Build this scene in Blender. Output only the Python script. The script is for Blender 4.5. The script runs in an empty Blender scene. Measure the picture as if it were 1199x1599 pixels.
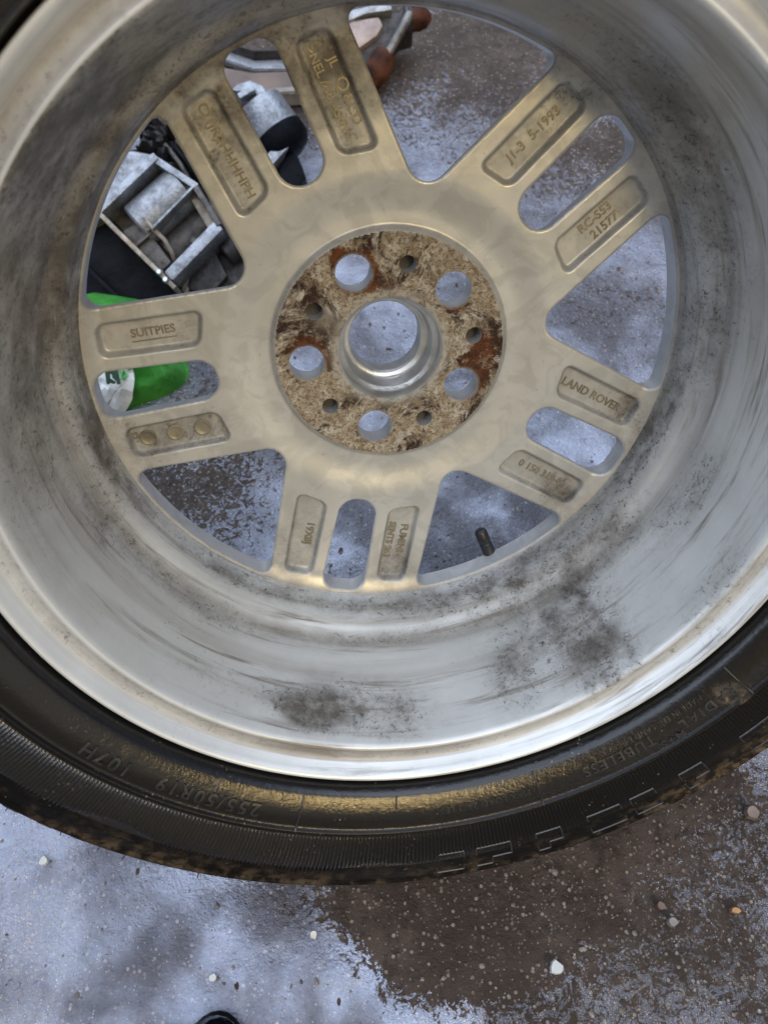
import bpy, bmesh, math, random
import numpy as np
from mathutils import Vector, Matrix, noise
random.seed(7); rng = np.random.default_rng(7)
C = bpy.context.scene.collection
SC = bpy.context.scene
PI = math.pi
# ------------------------------------------------------------------ calibration of the view
F = 1270.0                                   # focal length in photo pixels (photo 1199 x 1599)
WV = (0.5340653, 0.1302971, 0.0345829)       # wheel rotation seen from the camera
WT = (4.7603, 115.1539, -577.2588)           # hub centre in camera space (mm)
PHI = 2.0077                                 # angle of the first pair of spokes
def rod(w):
    w = np.array(w); t = np.linalg.norm(w); k = w / t
    K = np.array([[0, -k[2], k[1]], [k[2], 0, -k[0]], [-k[1], k[0], 0]])
    return np.eye(3) + math.sin(t) * K + (1 - math.cos(t)) * K @ K
RW = rod(WV)
PITCH = math.radians(60); ROLL = math.radians(2)
up = np.array([math.sin(ROLL) * math.cos(PITCH), math.cos(ROLL) * math.cos(PITCH), math.sin(PITCH)])
fw = np.array([0, 0, -1.0]); fy = fw - (fw @ up) * up; fy /= np.linalg.norm(fy)
fx = np.cross(fy, up)
W = np.array([fx, fy, up])                   # camera space -> world
MW = W @ RW                                  # wheel space -> world
# tyre profile (r, z) in mm, z towards the viewer (inboard)
TYRE = [(243, 128), (252, 146), (258, 151), (262, 151), (263.2, 160), (265, 165.2), (268, 167.8), (273, 170.6), (278, 172.8), (283, 174.0), (289.5, 174.6), (291, 177.0), (294, 177.2), (295.5, 174.8),
        (301, 176.6), (312, 178.4), (324, 178.6), (336, 177), (346, 174.4), (349, 175.2), (352, 173.8), (358, 168), (364, 161), (368.5, 153.5),
        (371.5, 145), (373.5, 134), (374.5, 118), (375, 90), (375, 40), (375, -20), (374, -50), (370, -68), (361, -82), (340, -92), (315, -97),
        (290, -95), (270, -85), (255, -70), (243, -60)]
th = np.linspace(0, 2 * PI, 361)
low = 1e9
for r_, z_ in TYRE:
    q = np.c_[r_ * np.cos(th), r_ * np.sin(th), 0 * th + z_] @ MW.T
    low = min(low, q[:, 2].min())
HUB = np.array([0, 0, -low / 1000.0])        # hub centre in the world (m)
CAM = HUB - W @ (np.array(WT) / 1000.0)
def ray(u, v):
    d = W @ np.array([(u - 599.5) / F, -(v - 799.5) / F, -1.0]); return d
def G(u, v, h=0.0):                          # photo pixel -> world point at height h
    d = ray(u, v); s = (h - CAM[2]) / d[2]; return Vector(CAM + s * d)
def D(u, v, dist):
    return Vector(CAM + ray(u, v) * dist)
def WL(u, v, z=0.0):                         # photo pixel -> wheel-space point on plane z (mm)
    o = MW.T @ ((CAM - HUB) * 1000); d = MW.T @ ray(u, v)
    return o + (z - o[2]) / d[2] * d
WHEEL_M = Matrix.Translation(Vector(HUB)) @ Matrix(MW.tolist()).to_4x4()

# ------------------------------------------------------------------ camera, world, sun
cam = bpy.data.cameras.new('camera'); camo = bpy.data.objects.new('camera', cam); C.objects.link(camo)
camo.matrix_world = Matrix.Translation(Vector(CAM)) @ Matrix(W.tolist()).to_4x4()
cam.sensor_fit = 'VERTICAL'; cam.sensor_height = 36; cam.sensor_width = 27
cam.lens = 36 * F / 1599; cam.clip_start = 0.02; cam.clip_end = 400
cam.dof.use_dof = True; cam.dof.focus_distance = 0.62; cam.dof.aperture_fstop = 9
SC.camera = camo
SC.view_settings.view_transform = 'Standard'; SC.view_settings.look = 'None'
SC.view_settings.exposure = 0.22; SC.view_settings.gamma = 1; SC.view_settings.use_curve_mapping = False
SUN_EL = math.radians(40); SUN_AZ = math.radians(153)     # clockwise from +Y: low behind the photographer
world = bpy.data.worlds.new("World"); SC.world = world; world.use_nodes = True
nt = world.node_tree; nt.nodes.clear()
def wn(t, **k):
    n = nt.nodes.new(t)
    for a, b in k.items(): setattr(n, a, b)
    return n
wo = wn('ShaderNodeOutputWorld'); bg = wn('ShaderNodeBackground')
sky = wn('ShaderNodeTexSky', sky_type='NISHITA', sun_disc=False)
sky.sun_elevation = SUN_EL; sky.sun_rotation = SUN_AZ; sky.dust_density = 2.5; sky.air_density = 1.0
tc = wn('ShaderNodeTexCoord'); sep = wn('ShaderNodeSeparateXYZ')
nt.links.new(tc.outputs['Generated'], sep.inputs[0])
def wmath(op, a, b=None, c=None):
    n = wn('ShaderNodeMath', operation=op)
    for i, x in enumerate((a, b, c)):
        if x is None: continue
        if isinstance(x, (int, float)): n.inputs[i].default_value = x
        else: nt.links.new(x, n.inputs[i])
    return n.outputs[0]
def wmap(x, a, b, c, d):
    n = wn('ShaderNodeMapRange', interpolation_type='SMOOTHSTEP')
    nt.links.new(x, n.inputs[0])
    for i, v in enumerate((a, b, c, d)): n.inputs[i + 1].default_value = v
    return n.outputs[0]
def wmix(f, a, b, mode='MIX'):
    n = wn('ShaderNodeMix', data_type='RGBA', blend_type=mode)
    if isinstance(f, (int, float)): n.inputs[0].default_value = f
    else: nt.links.new(f, n.inputs[0])
    for i, x in ((6, a), (7, b)):
        if isinstance(x, tuple): n.inputs[i].default_value = (*x, 1)
        else: nt.links.new(x, n.inputs[i])
    return n.outputs[2]
# thin high cloud brightens the upper sky; gold and pale patches and a dim band added low behind, to tone the spokes
cn = wn('ShaderNodeTexNoise'); nt.links.new(tc.outputs['Generated'], cn.inputs['Vector']); cn.inputs['Scale'].default_value = 2.6; cn.inputs['Detail'].default_value = 5
zel = wmath('ADD', sep.outputs[2], wmath('ADD', wmath('MULTIPLY', sep.outputs[0], -.40), wmath('MULTIPLY', sep.outputs[1], .22)))   # the opening overhead leans forward and left
zen = wmap(zel, 0.42, 0.82, 0, 1)
cl = wmath('MULTIPLY', zen, wmap(cn.outputs[0], 0.38, 0.62, 0.5, 1.0))
c1 = wmix(cl, sky.outputs[0], (24.5, 27.5, 33.0))
az = wmath('ARCTAN2', sep.outputs[0], wmath('MULTIPLY', sep.outputs[1], -1.0))      # 0 = straight behind, + = right
azn = wmath('ADD', az, wmath('MULTIPLY', wmath('SUBTRACT', cn.outputs[0], .5), .5))
eln = wmath('ADD', sep.outputs[2], wmath('MULTIPLY', wmath('SUBTRACT', cn.outputs[0], .5), .12))
low = wmap(eln, 0.20, 0.62, 0, 1)
c2 = wmix(low, (.9, .85, .8), c1)
back = wmath('MULTIPLY', wmap(az, -1.3, -.9, 0, 1), wmap(az, .9, 1.4, 1, 0))
dim = wmath('MULTIPLY', back, wmath('MULTIPLY', wmap(eln, .36, .42, 0, 1), wmap(eln, .64, .80, 1, 0)))
c3a = wmix(wmath('MULTIPLY', dim, .85), c2, (.45, .42, .40))
lowm = wmath('MULTIPLY', wmap(eln, -.35, -.2, 0, 1), wmap(eln, .40, .50, 1, 0))
pale = wmath('MULTIPLY', lowm, wmath('MULTIPLY', wmap(azn, .26, .44, 0, 1), wmap(azn, 1.0, 1.5, 1, 0)))
c3b = wmix(pale, c3a, (5.4, 5.2, 4.7))
gold = wmath('MULTIPLY', wmath('MULTIPLY', wmap(eln, -.12, .06, .0, 1), wmap(eln, .42, .47, 1, 0)), wmath('MULTIPLY', wmap(azn, -.75, -.4, 0, 1), wmap(azn, .26, .42, 1, 0)))
c3 = wmix(gold, c3b, (3.0, 2.5, 1.6))
nt.links.new(c3, bg.inputs[0]); bg.inputs[1].default_value = 0.1
nt.links.new(bg.outputs[0], wo.inputs[0])
sun = bpy.data.lights.new('sun', 'SUN'); sun.energy = 1.0; sun.angle = math.radians(10); sun.color = (1, 0.72, 0.30)
so = bpy.data.objects.new('sun', sun); C.objects.link(so)
sd = Vector((math.sin(SUN_AZ) * math.cos(SUN_EL), math.cos(SUN_AZ) * math.cos(SUN_EL), math.sin(SUN_EL)))
so.rotation_euler = sd.to_track_quat('Z', 'Y').to_euler(); so.location = (0, -3, 3)

# ------------------------------------------------------------------ material helper
class Mat:
    def __init__(s, name):
        s.m = bpy.data.materials.new(name); s.m.use_nodes = True; s.t = s.m.node_tree
        s.t.nodes.clear(); s.out = s.t.nodes.new('ShaderNodeOutputMaterial'); s.p = s.t.nodes.new('ShaderNodeBsdfPrincipled')
        s.t.links.new(s.p.outputs[0], s.out.inputs[0]); s._c = None
    def n(s, t, **k):
        x = s.t.nodes.new(t)
        for a, b in k.items(): setattr(x, a, b)
        return x
    def put(s, sock, v):
        if isinstance(v, (int, float)): sock.default_value = v
        elif isinstance(v, tuple): sock.default_value = (*v, 1) if len(v) == 3 and sock.type == 'RGBA' else v
        else: s.t.links.new(v, sock)
    def co(s, scale=(1, 1, 1), kind='Object'):
        if s._c is None: s._c = s.n('ShaderNodeTexCoord')
        if scale == (1, 1, 1): return s._c.outputs[kind]
        v = s.n('ShaderNodeVectorMath', operation='MULTIPLY'); s.t.links.new(s._c.outputs[kind], v.inputs[0]); v.inputs[1].default_value = scale
        return v.outputs[0]
    def noise(s, sc, det=4, rough=.55, dist=0, vec=None, out=0):
        n = s.n('ShaderNodeTexNoise'); s.put(n.inputs['Vector'], vec or s.co()); n.inputs['Scale'].default_value = sc
        n.inputs['Detail'].default_value = det; n.inputs['Roughness'].default_value = rough; n.inputs['Distortion'].default_value = dist
        return n.outputs[out]
    def vor(s, sc, feat='F1', out='Distance', vec=None, rnd=1):
        n = s.n('ShaderNodeTexVoronoi', feature=feat); s.put(n.inputs['Vector'], vec or s.co()); n.inputs['Scale'].default_value = sc
        n.inputs['Randomness'].default_value = rnd
        return n.outputs[out]
    def mr(s, x, a, b, c=0., d=1., smooth=True):
        n = s.n('ShaderNodeMapRange', interpolation_type='SMOOTHSTEP' if smooth else 'LINEAR'); s.put(n.inputs[0], x)
        for i, v in enumerate((a, b, c, d)): n.inputs[i + 1].default_value = v
        return n.outputs[0]
    def mix(s, f, a, b, mode='MIX'):
        n = s.n('ShaderNodeMix', data_type='RGBA', blend_type=mode); s.put(n.inputs[0], f); s.put(n.inputs[6], a); s.put(n.inputs[7], b)
        return n.outputs[2]
    def ma(s, op, a, b=0., c=None):
        n = s.n('ShaderNodeMath', operation=op); s.put(n.inputs[0], a); s.put(n.inputs[1], b)
        if c is not None: s.put(n.inputs[2], c)
        return n.outputs[0]
    def attr(s, name, out='Fac'):
        n = s.n('ShaderNodeAttribute'); n.attribute_name = name; return n.outputs[out]
    def bump(s, h, dist, strength=1.0, prev=None):
        n = s.n('ShaderNodeBump'); n.inputs['Distance'].default_value = dist; n.inputs['Strength'].default_value = strength
        s.put(n.inputs['Height'], h)
        if prev is not None: s.t.links.new(prev, n.inputs['Normal'])
        return n.outputs[0]
    def set(s, **k):
        for a, b in k.items():
            s.put(s.p.inputs[{'base': 'Base Color', 'rough': 'Roughness', 'metal': 'Metallic', 'normal': 'Normal', 'ior': 'IOR', 'coat': 'Coat Weight',
                              'coat_rough': 'Coat Roughness', 'spec': 'Specular IOR Level', 'sheen': 'Sheen Weight'}[a]], b)
        return s
def simple(name, col, rough=.5, metal=0., var=.25, sc=60., bump=0.0003, bsc=300., **k):
    m = Mat(name); nz = m.noise(sc, 5)
    c = m.mix(m.mr(nz, .3, .7), tuple(x * (1 - var) for x in col), tuple(min(1, x * (1 + var)) for x in col))
    m.set(base=c, rough=m.mr(m.noise(sc * 2, 3), .3, .7, rough * .8, min(1, rough * 1.2)), metal=metal, normal=m.bump(m.noise(bsc, 3), bump), **k)
    return m.m

# wheel paint: silver, with dirt and painted shade from vertex masks and ochre grime
def wheel_paint(name, tint=(.60, .60, .585), metal=.55, dark_amount=1.0, turned=False):
    m = Mat(name)
    n1 = m.noise(9, 6, .6); n2 = m.noise(60, 6, .7); n3 = m.noise(420, 4, .6)
    base = m.mix(m.mr(n1, .35, .65), tint, tuple(x * .86 for x in tint))
    mot = m.noise(34, 5, .6, 1.5); base = m.mix(m.mr(mot, .46, .60, 0, 0.0 if turned else .55), base, tuple(x * .70 for x in tint))
    dirt_or_shade = m.attr('dirt_or_shade')
    st = m.attr('streak_or_shade')
    n15 = m.noise(22, 6, .62)
    f = m.ma('MULTIPLY', m.ma('ADD', .25, m.ma('MULTIPLY', m.mr(m.ma('ADD', m.ma('MULTIPLY', n15, .6), m.ma('MULTIPLY', n2, .4)), .34, .62), .85)), dirt_or_shade)
    f2 = m.ma('MULTIPLY', m.mr(m.ma('ADD', m.ma('MULTIPLY', n2, .5), m.ma('MULTIPLY', n3, .5)), .52, .66), m.mr(dirt_or_shade, .1, .9))
    base = m.mix(m.ma('MULTIPLY', st, .62 * dark_amount), base, (.25, .225, .19))
    base = m.mix(m.ma('MULTIPLY', f, .92 * dark_amount), base, (.10, .09, .078))
    base = m.mix(m.ma('MULTIPLY', f2, .75), base, (.05, .042, .035))
    spk = m.mr(m.vor(160, vec=None), .0, .16, 1, 0)
    spk = m.ma('MULTIPLY', spk, m.mr(m.noise(25, 3), .56, .66))
    base = m.mix(m.ma('MULTIPLY', spk, .7), base, (.08, .065, .05))
    if turned:                                # smears that run round the barrel
        cv = m.n('ShaderNodeCombineXYZ'); m.put(cv.inputs[0], m.attr('ang')); m.put(cv.inputs[1], m.ma('MULTIPLY', m.attr('zc'), 14.0))
        t1 = m.noise(9, 7, .66, .4, vec=cv.outputs[0]); t2 = m.noise(3.2, 5, .6, .6, vec=cv.outputs[0]); t3 = m.noise(40, 5, .7, .2, vec=cv.outputs[0])
        base = m.mix(m.ma('MULTIPLY', m.mr(t1, .50, .68), m.mr(t2, .38, .60, .12, .85)), base, (.17, .15, .125))
        base = m.mix(m.ma('MULTIPLY', m.mr(t3, .56, .68), m.mr(t2, .45, .62, 0, .45)), base, (.12, .105, .09))
        scr = m.ma('MULTIPLY', m.mr(t3, .36, .30), .3); base = m.mix(scr, base, (.85, .85, .82))
        gritty = m.mr(m.noise(230, 7, .85, .6), .54, .62); base = m.mix(m.ma('MULTIPLY', gritty, m.mr(m.ma('ADD', dirt_or_shade, m.ma('MULTIPLY', m.ma('SUBTRACT', n1, .5), 1.2)), .12, .6, 0, .95)), base, (.04, .033, .026))
    dirt_shade_max = m.ma('MAXIMUM', f, m.ma('MULTIPLY', st, .5))
    m.set(base=base, metal=m.mr(dirt_shade_max, 0, .7, metal, metal * .3), rough=m.mr(dirt_shade_max, 0, .8, .36, .66), normal=m.bump(n3, .00007, 1, m.bump(n2, .00010)), coat=.15, coat_rough=.25)
    return m.m
M_PAINT = wheel_paint('silver_paint', (.76, .78, .77), .28)
M_BARREL = wheel_paint('barrel_paint', (.69, .715, .71), .28, 1.0, True)
M_SPOKE = wheel_paint('spoke_paint', (.56, .57, .545), .42)

def rust_mat():
    m = Mat('corroded_pad')
    n1 = m.noise(26, 8, .72, .6); n2 = m.noise(110, 8, .8); n3 = m.noise(420, 6, .75, 1.0); v = m.vor(300)
    rust = m.attr('rust')
    base = m.mix(m.mr(n2, .36, .64), (.34, .26, .16), (.66, .60, .47))
    base = m.mix(m.mr(n3, .47, .60), base, (.20, .14, .085))
    base = m.mix(m.ma('MULTIPLY', m.mr(m.ma('ADD', m.ma('MULTIPLY', n1, .5), m.ma('MULTIPLY', n2, .5)), .50, .58), .85), base, (.74, .70, .60))
    d = m.ma('MULTIPLY', m.mr(m.noise(24, 7, .75, .9), .48, .56), m.mr(n2, .38, .52))
    base = m.mix(d, base, (.045, .022, .012))
    o = m.mr(m.ma('ADD', rust, m.ma('ADD', m.ma('MULTIPLY', m.ma('SUBTRACT', n1, .5), 2.8), m.ma('MULTIPLY', m.ma('SUBTRACT', n2, .5), 1.6))), .48, .66)
    rc = m.mix(m.mr(n2, .38, .62), (.20, .065, .016), (.055, .019, .009))
    base = m.mix(o, base, rc)
    cl = m.attr('clean')
    base = m.mix(m.ma('MULTIPLY', cl, m.mr(n2, .38, .55)), base, (.55, .52, .44))
    h = m.ma('ADD', m.ma('MULTIPLY', n2, .6), m.ma('MULTIPLY', n3, .6))
    m.set(base=base, metal=.12, rough=m.mr(n3, .4, .6, .45, .8), normal=m.bump(h, .004), spec=.4)
    return m.m
M_RUST = rust_mat()

def rubber(name, dirt_or_shade=0.0):
    m = Mat(name)
    n1 = m.noise(14, 6, .6); n2 = m.noise(90, 6, .7); n3 = m.noise(500, 4, .6)
    dm = m.attr('dirt_or_shade')
    base = m.mix(n1, (.004, .004, .0045), (.008, .0075, .007))
    f = m.ma('MULTIPLY', m.mr(m.ma('ADD', m.ma('MULTIPLY', n1, .5), m.ma('MULTIPLY', n2, .5)), .42, .62), dm)
    base = m.mix(f, base, m.mix(m.mr(n2, .4, .6), (.030, .021, .014), (.15, .11, .07)))
    spk = m.mr(m.vor(230), .0, .22, 1, 0); spk = m.ma('MULTIPLY', spk, m.mr(m.noise(40, 3), .55, .66))
    base = m.mix(m.ma('MULTIPLY', spk, .8), base, (.25, .21, .15))
    m.set(base=base, rough=m.ma('SUBTRACT', m.mr(f, 0, .5, .36, .8), m.ma('MULTIPLY', m.ma('MINIMUM', m.attr('wet'), 1.2), .15)), spec=m.ma('ADD', .04, m.ma('MULTIPLY', m.attr('wet'), .30)), normal=m.bump(n3, .00015, 1, m.bump(n2, .0005)))
    return m.m
M_RUB = rubber('wet_rubber')
M_CUT = simple('worn_metal_edge', (.55, .55, .53), .35, .8, .15)

# ------------------------------------------------------------------ mesh helpers
def mk(name, verts, faces, mat, parent=None, smooth=True, mw=None):
    me = bpy.data.meshes.new(name); me.from_pydata([tuple(v) for v in verts], [], [tuple(f) for f in faces]); me.update()
    o = bpy.data.objects.new(name, me); C.objects.link(o)
    if mat is not None: me.materials.append(mat)
    if smooth: me.polygons.foreach_set('use_smooth', [True] * len(me.polygons))
    if parent is not None: o.parent = parent
    if mw is not None: o.matrix_world = mw
    return o
def addattr(o, name, vals):
    a = o.data.attributes.new(name, 'FLOAT', 'POINT'); a.data.foreach_set('value', np.asarray(vals, dtype=np.float32).ravel())
def empty(name, label, cat, m=None, group=None):
    o = bpy.data.objects.new(name, None); C.objects.link(o); o['label'] = label; o['category'] = cat
    if group: o['group'] = group
    if m is not None: o.matrix_world = m
    o.empty_display_size = .05
    return o
def tag(o, label, cat, group=None):
    o['label'] = label; o['category'] = cat
    if group: o['group'] = group
    return o
def kind(o, k): o['kind'] = k; return o
def revolve(name, prof, mat, parent, n=360, closed=False, smooth=True, jit=None, sub=1):
    p = np.array(prof, float) / 1000
    th = np.arange(n) * 2 * PI / n
    V = np.zeros((len(p), n, 3)); V[:, :, 0] = p[:, 0:1] * np.cos(th); V[:, :, 1] = p[:, 0:1] * np.sin(th); V[:, :, 2] = p[:, 1:2]
    f = []
    m = len(p)
    for i in range(m if closed else m - 1):
        a = i; b = (i + 1) % m
        for j in range(n):
            k = (j + 1) % n; f.append((a * n + j, a * n + k, b * n + k, b * n + j))
    o = mk(name, V.reshape(-1, 3), f, mat, parent, smooth)
    return o
def dense(prof, step):
    out = [prof[0]]
    for a, b in zip(prof, prof[1:]):
        L = math.hypot(b[0] - a[0], b[1] - a[1]); k = max(1, int(L / step))
        for i in range(1, k + 1): out.append((a[0] + (b[0] - a[0]) * i / k, a[1] + (b[1] - a[1]) * i / k))
    return out
def catmull(P, k=6):
    P = [np.array(p, float) for p in P]; out = []
    Q = [2 * P[0] - P[1]] + P + [2 * P[-1] - P[-2]]
    for i in range(1, len(Q) - 2):
        for j in range(k):
            t = j / k
            out.append(.5 * ((2 * Q[i]) + (-Q[i - 1] + Q[i + 1]) * t + (2 * Q[i - 1] - 5 * Q[i] + 4 * Q[i + 1] - Q[i + 2]) * t * t + (-Q[i - 1] + 3 * Q[i] - 3 * Q[i + 1] + Q[i + 2]) * t ** 3))
    out.append(P[-1]); return out
def smst(x, a, b):
    t = np.clip((x - a) / (b - a), 0, 1); return t * t * (3 - 2 * t)
def text_mesh(s, size, extrude, bold=0.0, space=1.0):
    cu = bpy.data.curves.new('t', 'FONT'); cu.body = s; cu.size = size; cu.extrude = extrude; cu.align_x = 'CENTER'; cu.align_y = 'CENTER'
    cu.offset = bold; cu.space_character = space; cu.resolution_u = 3
    ob = bpy.data.objects.new('t', cu); C.objects.link(ob)
    dg = bpy.context.evaluated_depsgraph_get(); dg.update()
    me = bpy.data.meshes.new_from_object(ob.evaluated_get(dg))
    C.objects.unlink(ob); bpy.data.objects.remove(ob); bpy.data.curves.remove(cu)
    V = [v.co.copy() for v in me.vertices]; Fc = [tuple(p.vertices) for p in me.polygons]
    bpy.data.meshes.remove(me)
    return V, Fc

# ------------------------------------------------------------------ wheel
rim = empty('alloy_wheel', 'silver alloy wheel with five twin spokes and a rusty hub face', 'wheel', WHEEL_M)
S72 = math.radians(72)
def fold(x, y):
    r = np.hypot(x, y); a = np.arctan2(y, x) - PHI
    k = np.round(a / S72); a = a - k * S72
    return r, a, r * np.cos(a), r * np.sin(np.abs(a)), np.sign(a), np.mod(k, 5)
def rint(d1, d2, rho):
    a = rho - d1; b = rho - d2
    return rho - (np.hypot(np.maximum(a, 0), np.maximum(b, 0)) + np.minimum(np.maximum(a, b), 0))
RO = 208.0
def field(x, y):                              # >0 inside the metal (mm from the nearest cut edge)
    r, a, X, Y, sg, k = fold(x, y)
    c = 103.8 + 14 / math.sin(math.radians(36)); cx = c * math.cos(math.radians(36)); cy = c * math.sin(math.radians(36))
    d1 = np.where(X >= cx, Y - 61.0, 14 - np.hypot(X - cx, Y - cy))
    win = rint(d1, RO - r, 9)
    w = 14.4 + (X - 123) * .035
    s1 = rint(w - Y, X - 123.5, 13.5)
    slot = rint(s1, RO - 1 - r, 11)
    bore = 37.6 - r
    lug = 12.4 - np.hypot(X - 60, Y)
    sx = 60.4 * math.cos(math.radians(36)); sy = 60.4 * math.sin(math.radians(36))
    sm = 5.9 - np.hypot(X - sx, Y - sy)
    hole = np.maximum(np.maximum(bore, lug), sm)
    return -np.maximum(np.maximum(win, slot), hole), hole, np.minimum(win, 1) * 0 + (RO - r)
def pocket(X, Y):
    y0 = 24.0 + (X - 130) * .035; y1 = 49.6 + (X - 130) * .02
    x0 = 129 - (Y - 24) * .27; x1 = 198 - (Y - 24) * .10
    return rint(rint(Y - y0, y1 - Y, 4), rint(X - x0, x1 - X, 4), 7)
def height(x, y, s, hole):
    r, a, X, Y, sg, k = fold(x, y)
    h = np.zeros_like(r)
    h -= 4.0 * smst(r, 81.2, 85.5) * (1 - smst(r, 92, 120))
    h += 1.1 * np.exp(-((r - 79.7) / 1.0) ** 2)
    h += 4.5 * smst(r, 196, 211)
    pk = pocket(X, Y)
    wav = .35 * np.sin(x * .21 + y * .13) + .25 * np.sin(y * .33 - x * .11)
    h -= 5.6 * smst(pk + .2 * wav, -.3, 3.4)
    f = 1.3
    e = np.where(hole > -6, 1.0, f)
    t = np.clip(e - s, 0, e)
    h -= e - np.sqrt(np.maximum(e * e - t * t, 0))
    h += .12 * wav
    return h, pk
def build_disc(cell=0.85):
    R = 211.5
    n = int(2 * R / cell) + 2
    xs = np.linspace(-R - cell, R + cell, n + 1); X, Y = np.meshgrid(xs, xs, indexing='ij')
    def s_of(x, y):
        s, hole, _ = field(x, y); return np.minimum(s, R - np.hypot(x, y)), hole
    s, hole = s_of(X, Y)
    keep = s > -cell * .35
    cellk = keep[:-1, :-1] & keep[1:, :-1] & keep[:-1, 1:] & keep[1:, 1:]
    idx = np.arange((n + 1) ** 2).reshape(n + 1, n + 1)
    a = idx[:-1, :-1][cellk]; b = idx[1:, :-1][cellk]; c = idx[1:, 1:][cellk]; d = idx[:-1, 1:][cellk]
    quads = np.stack([a, b, c, d], 1)
    cnt = {}
    E = np.concatenate([quads[:, [0, 1]], quads[:, [1, 2]], quads[:, [2, 3]], quads[:, [3, 0]]])
    Es = np.sort(E, 1); key = Es[:, 0].astype(np.int64) * (n + 1) ** 2 + Es[:, 1]
    u, inv, ct = np.unique(key, return_inverse=True, return_counts=True)
    be = E[ct[inv] == 1]
    bv = np.unique(be)
    used = np.unique(quads); rem = -np.ones((n + 1) ** 2, int); rem[used] = np.arange(len(used))
    x = X.ravel().copy(); y = Y.ravel().copy()
    for it in range(5):
        px, py = x[bv], y[bv]; s0, _ = s_of(px, py); e = .02
        gx = (s_of(px + e, py)[0] - s_of(px - e, py)[0]) / (2 * e); gy = (s_of(px, py + e)[0] - s_of(px, py - e)[0]) / (2 * e)
        g2 = np.maximum(gx * gx + gy * gy, .3); st = np.clip(s0, -1.2, 1.2)
        x[bv] -= st * gx / g2; y[bv] -= st * gy / g2
    xu, yu = x[used], y[used]; su, hu = s_of(xu, yu)
    h, pk = height(xu, yu, np.maximum(su, 0), hu)
    V = np.stack([xu, yu, h], 1); Q = rem[quads]
    # side walls
    bw = rem[be]; bvr = rem[bv]
    px, py = xu[bvr], yu[bvr]; e = .3
    gx = (s_of(px + e, py)[0] - s_of(px - e, py)[0]); gy = (s_of(px, py + e)[0] - s_of(px, py - e)[0]); g = np.maximum(np.hypot(gx, gy), 1e-6); gx /= g; gy /= g
    rr = np.hypot(px, py); _, hol = s_of(px, py)
    isho = hol > -2.5
    onarc = smst(rr, 198, 206)
    draft = np.where(isho, 0.35, 4.2 * (1 - onarc)); T = np.where(isho, np.where(np.hypot(px, py) < 45, 4.0, 19.0), 20.0 - 7 * onarc)
    hh = h[bvr]; wid = {v: i for i, v in enumerate(bvr)}
    levels = [0, .25, .6, 1.0]; nb = len(bvr); WV = []
    for l in levels: WV.append(np.stack([px + gx * draft * l ** 1.3, py + gy * draft * l ** 1.3, hh * (1 - l) - T * l], 1))
    WV = np.concatenate(WV)
    return V, Q, su, hu, pk, WV, bw, wid, nb, len(levels)
V, Q, su, hu, pk, WVv, bw, wid, nb, nl = build_disc()
rr = np.hypot(V[:, 0], V[:, 1])
cen = rr[Q].mean(1)
def subset(mask):
    q = Q[mask]; us = np.unique(q); rm = -np.ones(len(V), int); rm[us] = np.arange(len(us)); return us, rm[q]
def gauss(px, py, u, v, sx, sy=None):
    p = WL(u, v, 0); sy = sy or sx
    return np.exp(-((px - p[0]) / sx) ** 2 - ((py - p[1]) / sy) ** 2)
us, q = subset(cen > 81.3)
disc = mk('spokes', V[us] / 1000, q, M_SPOKE, rim)
x, y = V[us, 0], V[us, 1]; r = rr[us]
dirt_or_shade = .10 + .30 * smst(pk[us], 0, 3) + .25 * smst(r, 185, 208)  # darker on pocket floors and edges and towards the barrel
dirt_or_shade += .35 * np.exp(-((pk[us] - 1.2) / .9) ** 2)
for (u, v, s_, w_) in ((500, 60, 50, .95), (340, 140, 42, .85), (870, 770, 14, .9), (440, 850, 25, .5), (620, 880, 16, .6), (320, 660, 18, .5), (980, 640, 14, .6), (660, 520, 60, .05), (230, 690, 22, .6), (880, 150, 30, .4)):  # the first two paint a dark reflection onto the top spokes
    dirt_or_shade += w_ * gauss(x, y, u, v, s_)
dirt_or_shade += .35 * np.exp(-((r - 83) / 2.5) ** 2)
addattr(disc, 'dirt_or_shade', np.clip(dirt_or_shade, 0, 1)); addattr(disc, 'streak_or_shade', np.clip(.15 + .5 * smst(r, 198, 210), 0, 1))
us, q = subset(cen <= 81.3)
pad = mk('hub_mounting_face', V[us] / 1000, q, M_RUST, rim)
r_, a_, X_, Y_, sg_, k_ = fold(V[us, 0], V[us, 1])
dl = np.hypot(X_ - 60, Y_)
kk = np.where((k_ == 0) | (k_ == 1), 1.0, np.where(k_ == 3, .55, .75))
rust = .52 * kk * np.exp(-((dl - 12) / 7.5) ** 2) + .16
rust += .45 * gauss(V[us, 0], V[us, 1], 520, 395, 9) + .5 * gauss(V[us, 0], V[us, 1], 760, 560, 9, 22) + .35 * gauss(V[us, 0], V[us, 1], 600, 450, 14, 6)
addattr(pad, 'rust', np.clip(rust, 0, 1))
rust += .22 * smst(r_, 64, 80) * (.5 + .5 * np.sin(np.arctan2(V[us, 1], V[us, 0]) * 2 + 2.2))
clean = 1.0 * np.exp(-((r_ - 38) / 4.5) ** 2) + .7 * np.exp(-((dl - 12.6) / 1.0) ** 2) + .6 * gauss(V[us, 0], V[us, 1], 508, 497, 7)
addattr(pad, 'clean', np.clip(clean, 0, 1))
# walls of every cut (window, slot, holes)
wf = []
for a, b in bw:
    a = wid[a]; b = wid[b]
    for l in range(nl - 1): wf.append((b + l * nb, a + l * nb, a + (l + 1) * nb, b + (l + 1) * nb))
walls = mk('cut_edges', WVv / 1000, wf, wheel_paint('edge_paint', (.64, .65, .65), .5), rim)
addattr(walls, 'dirt_or_shade', np.full(len(WVv), .1)); addattr(walls, 'streak_or_shade', np.full(len(WVv), .08))
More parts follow.
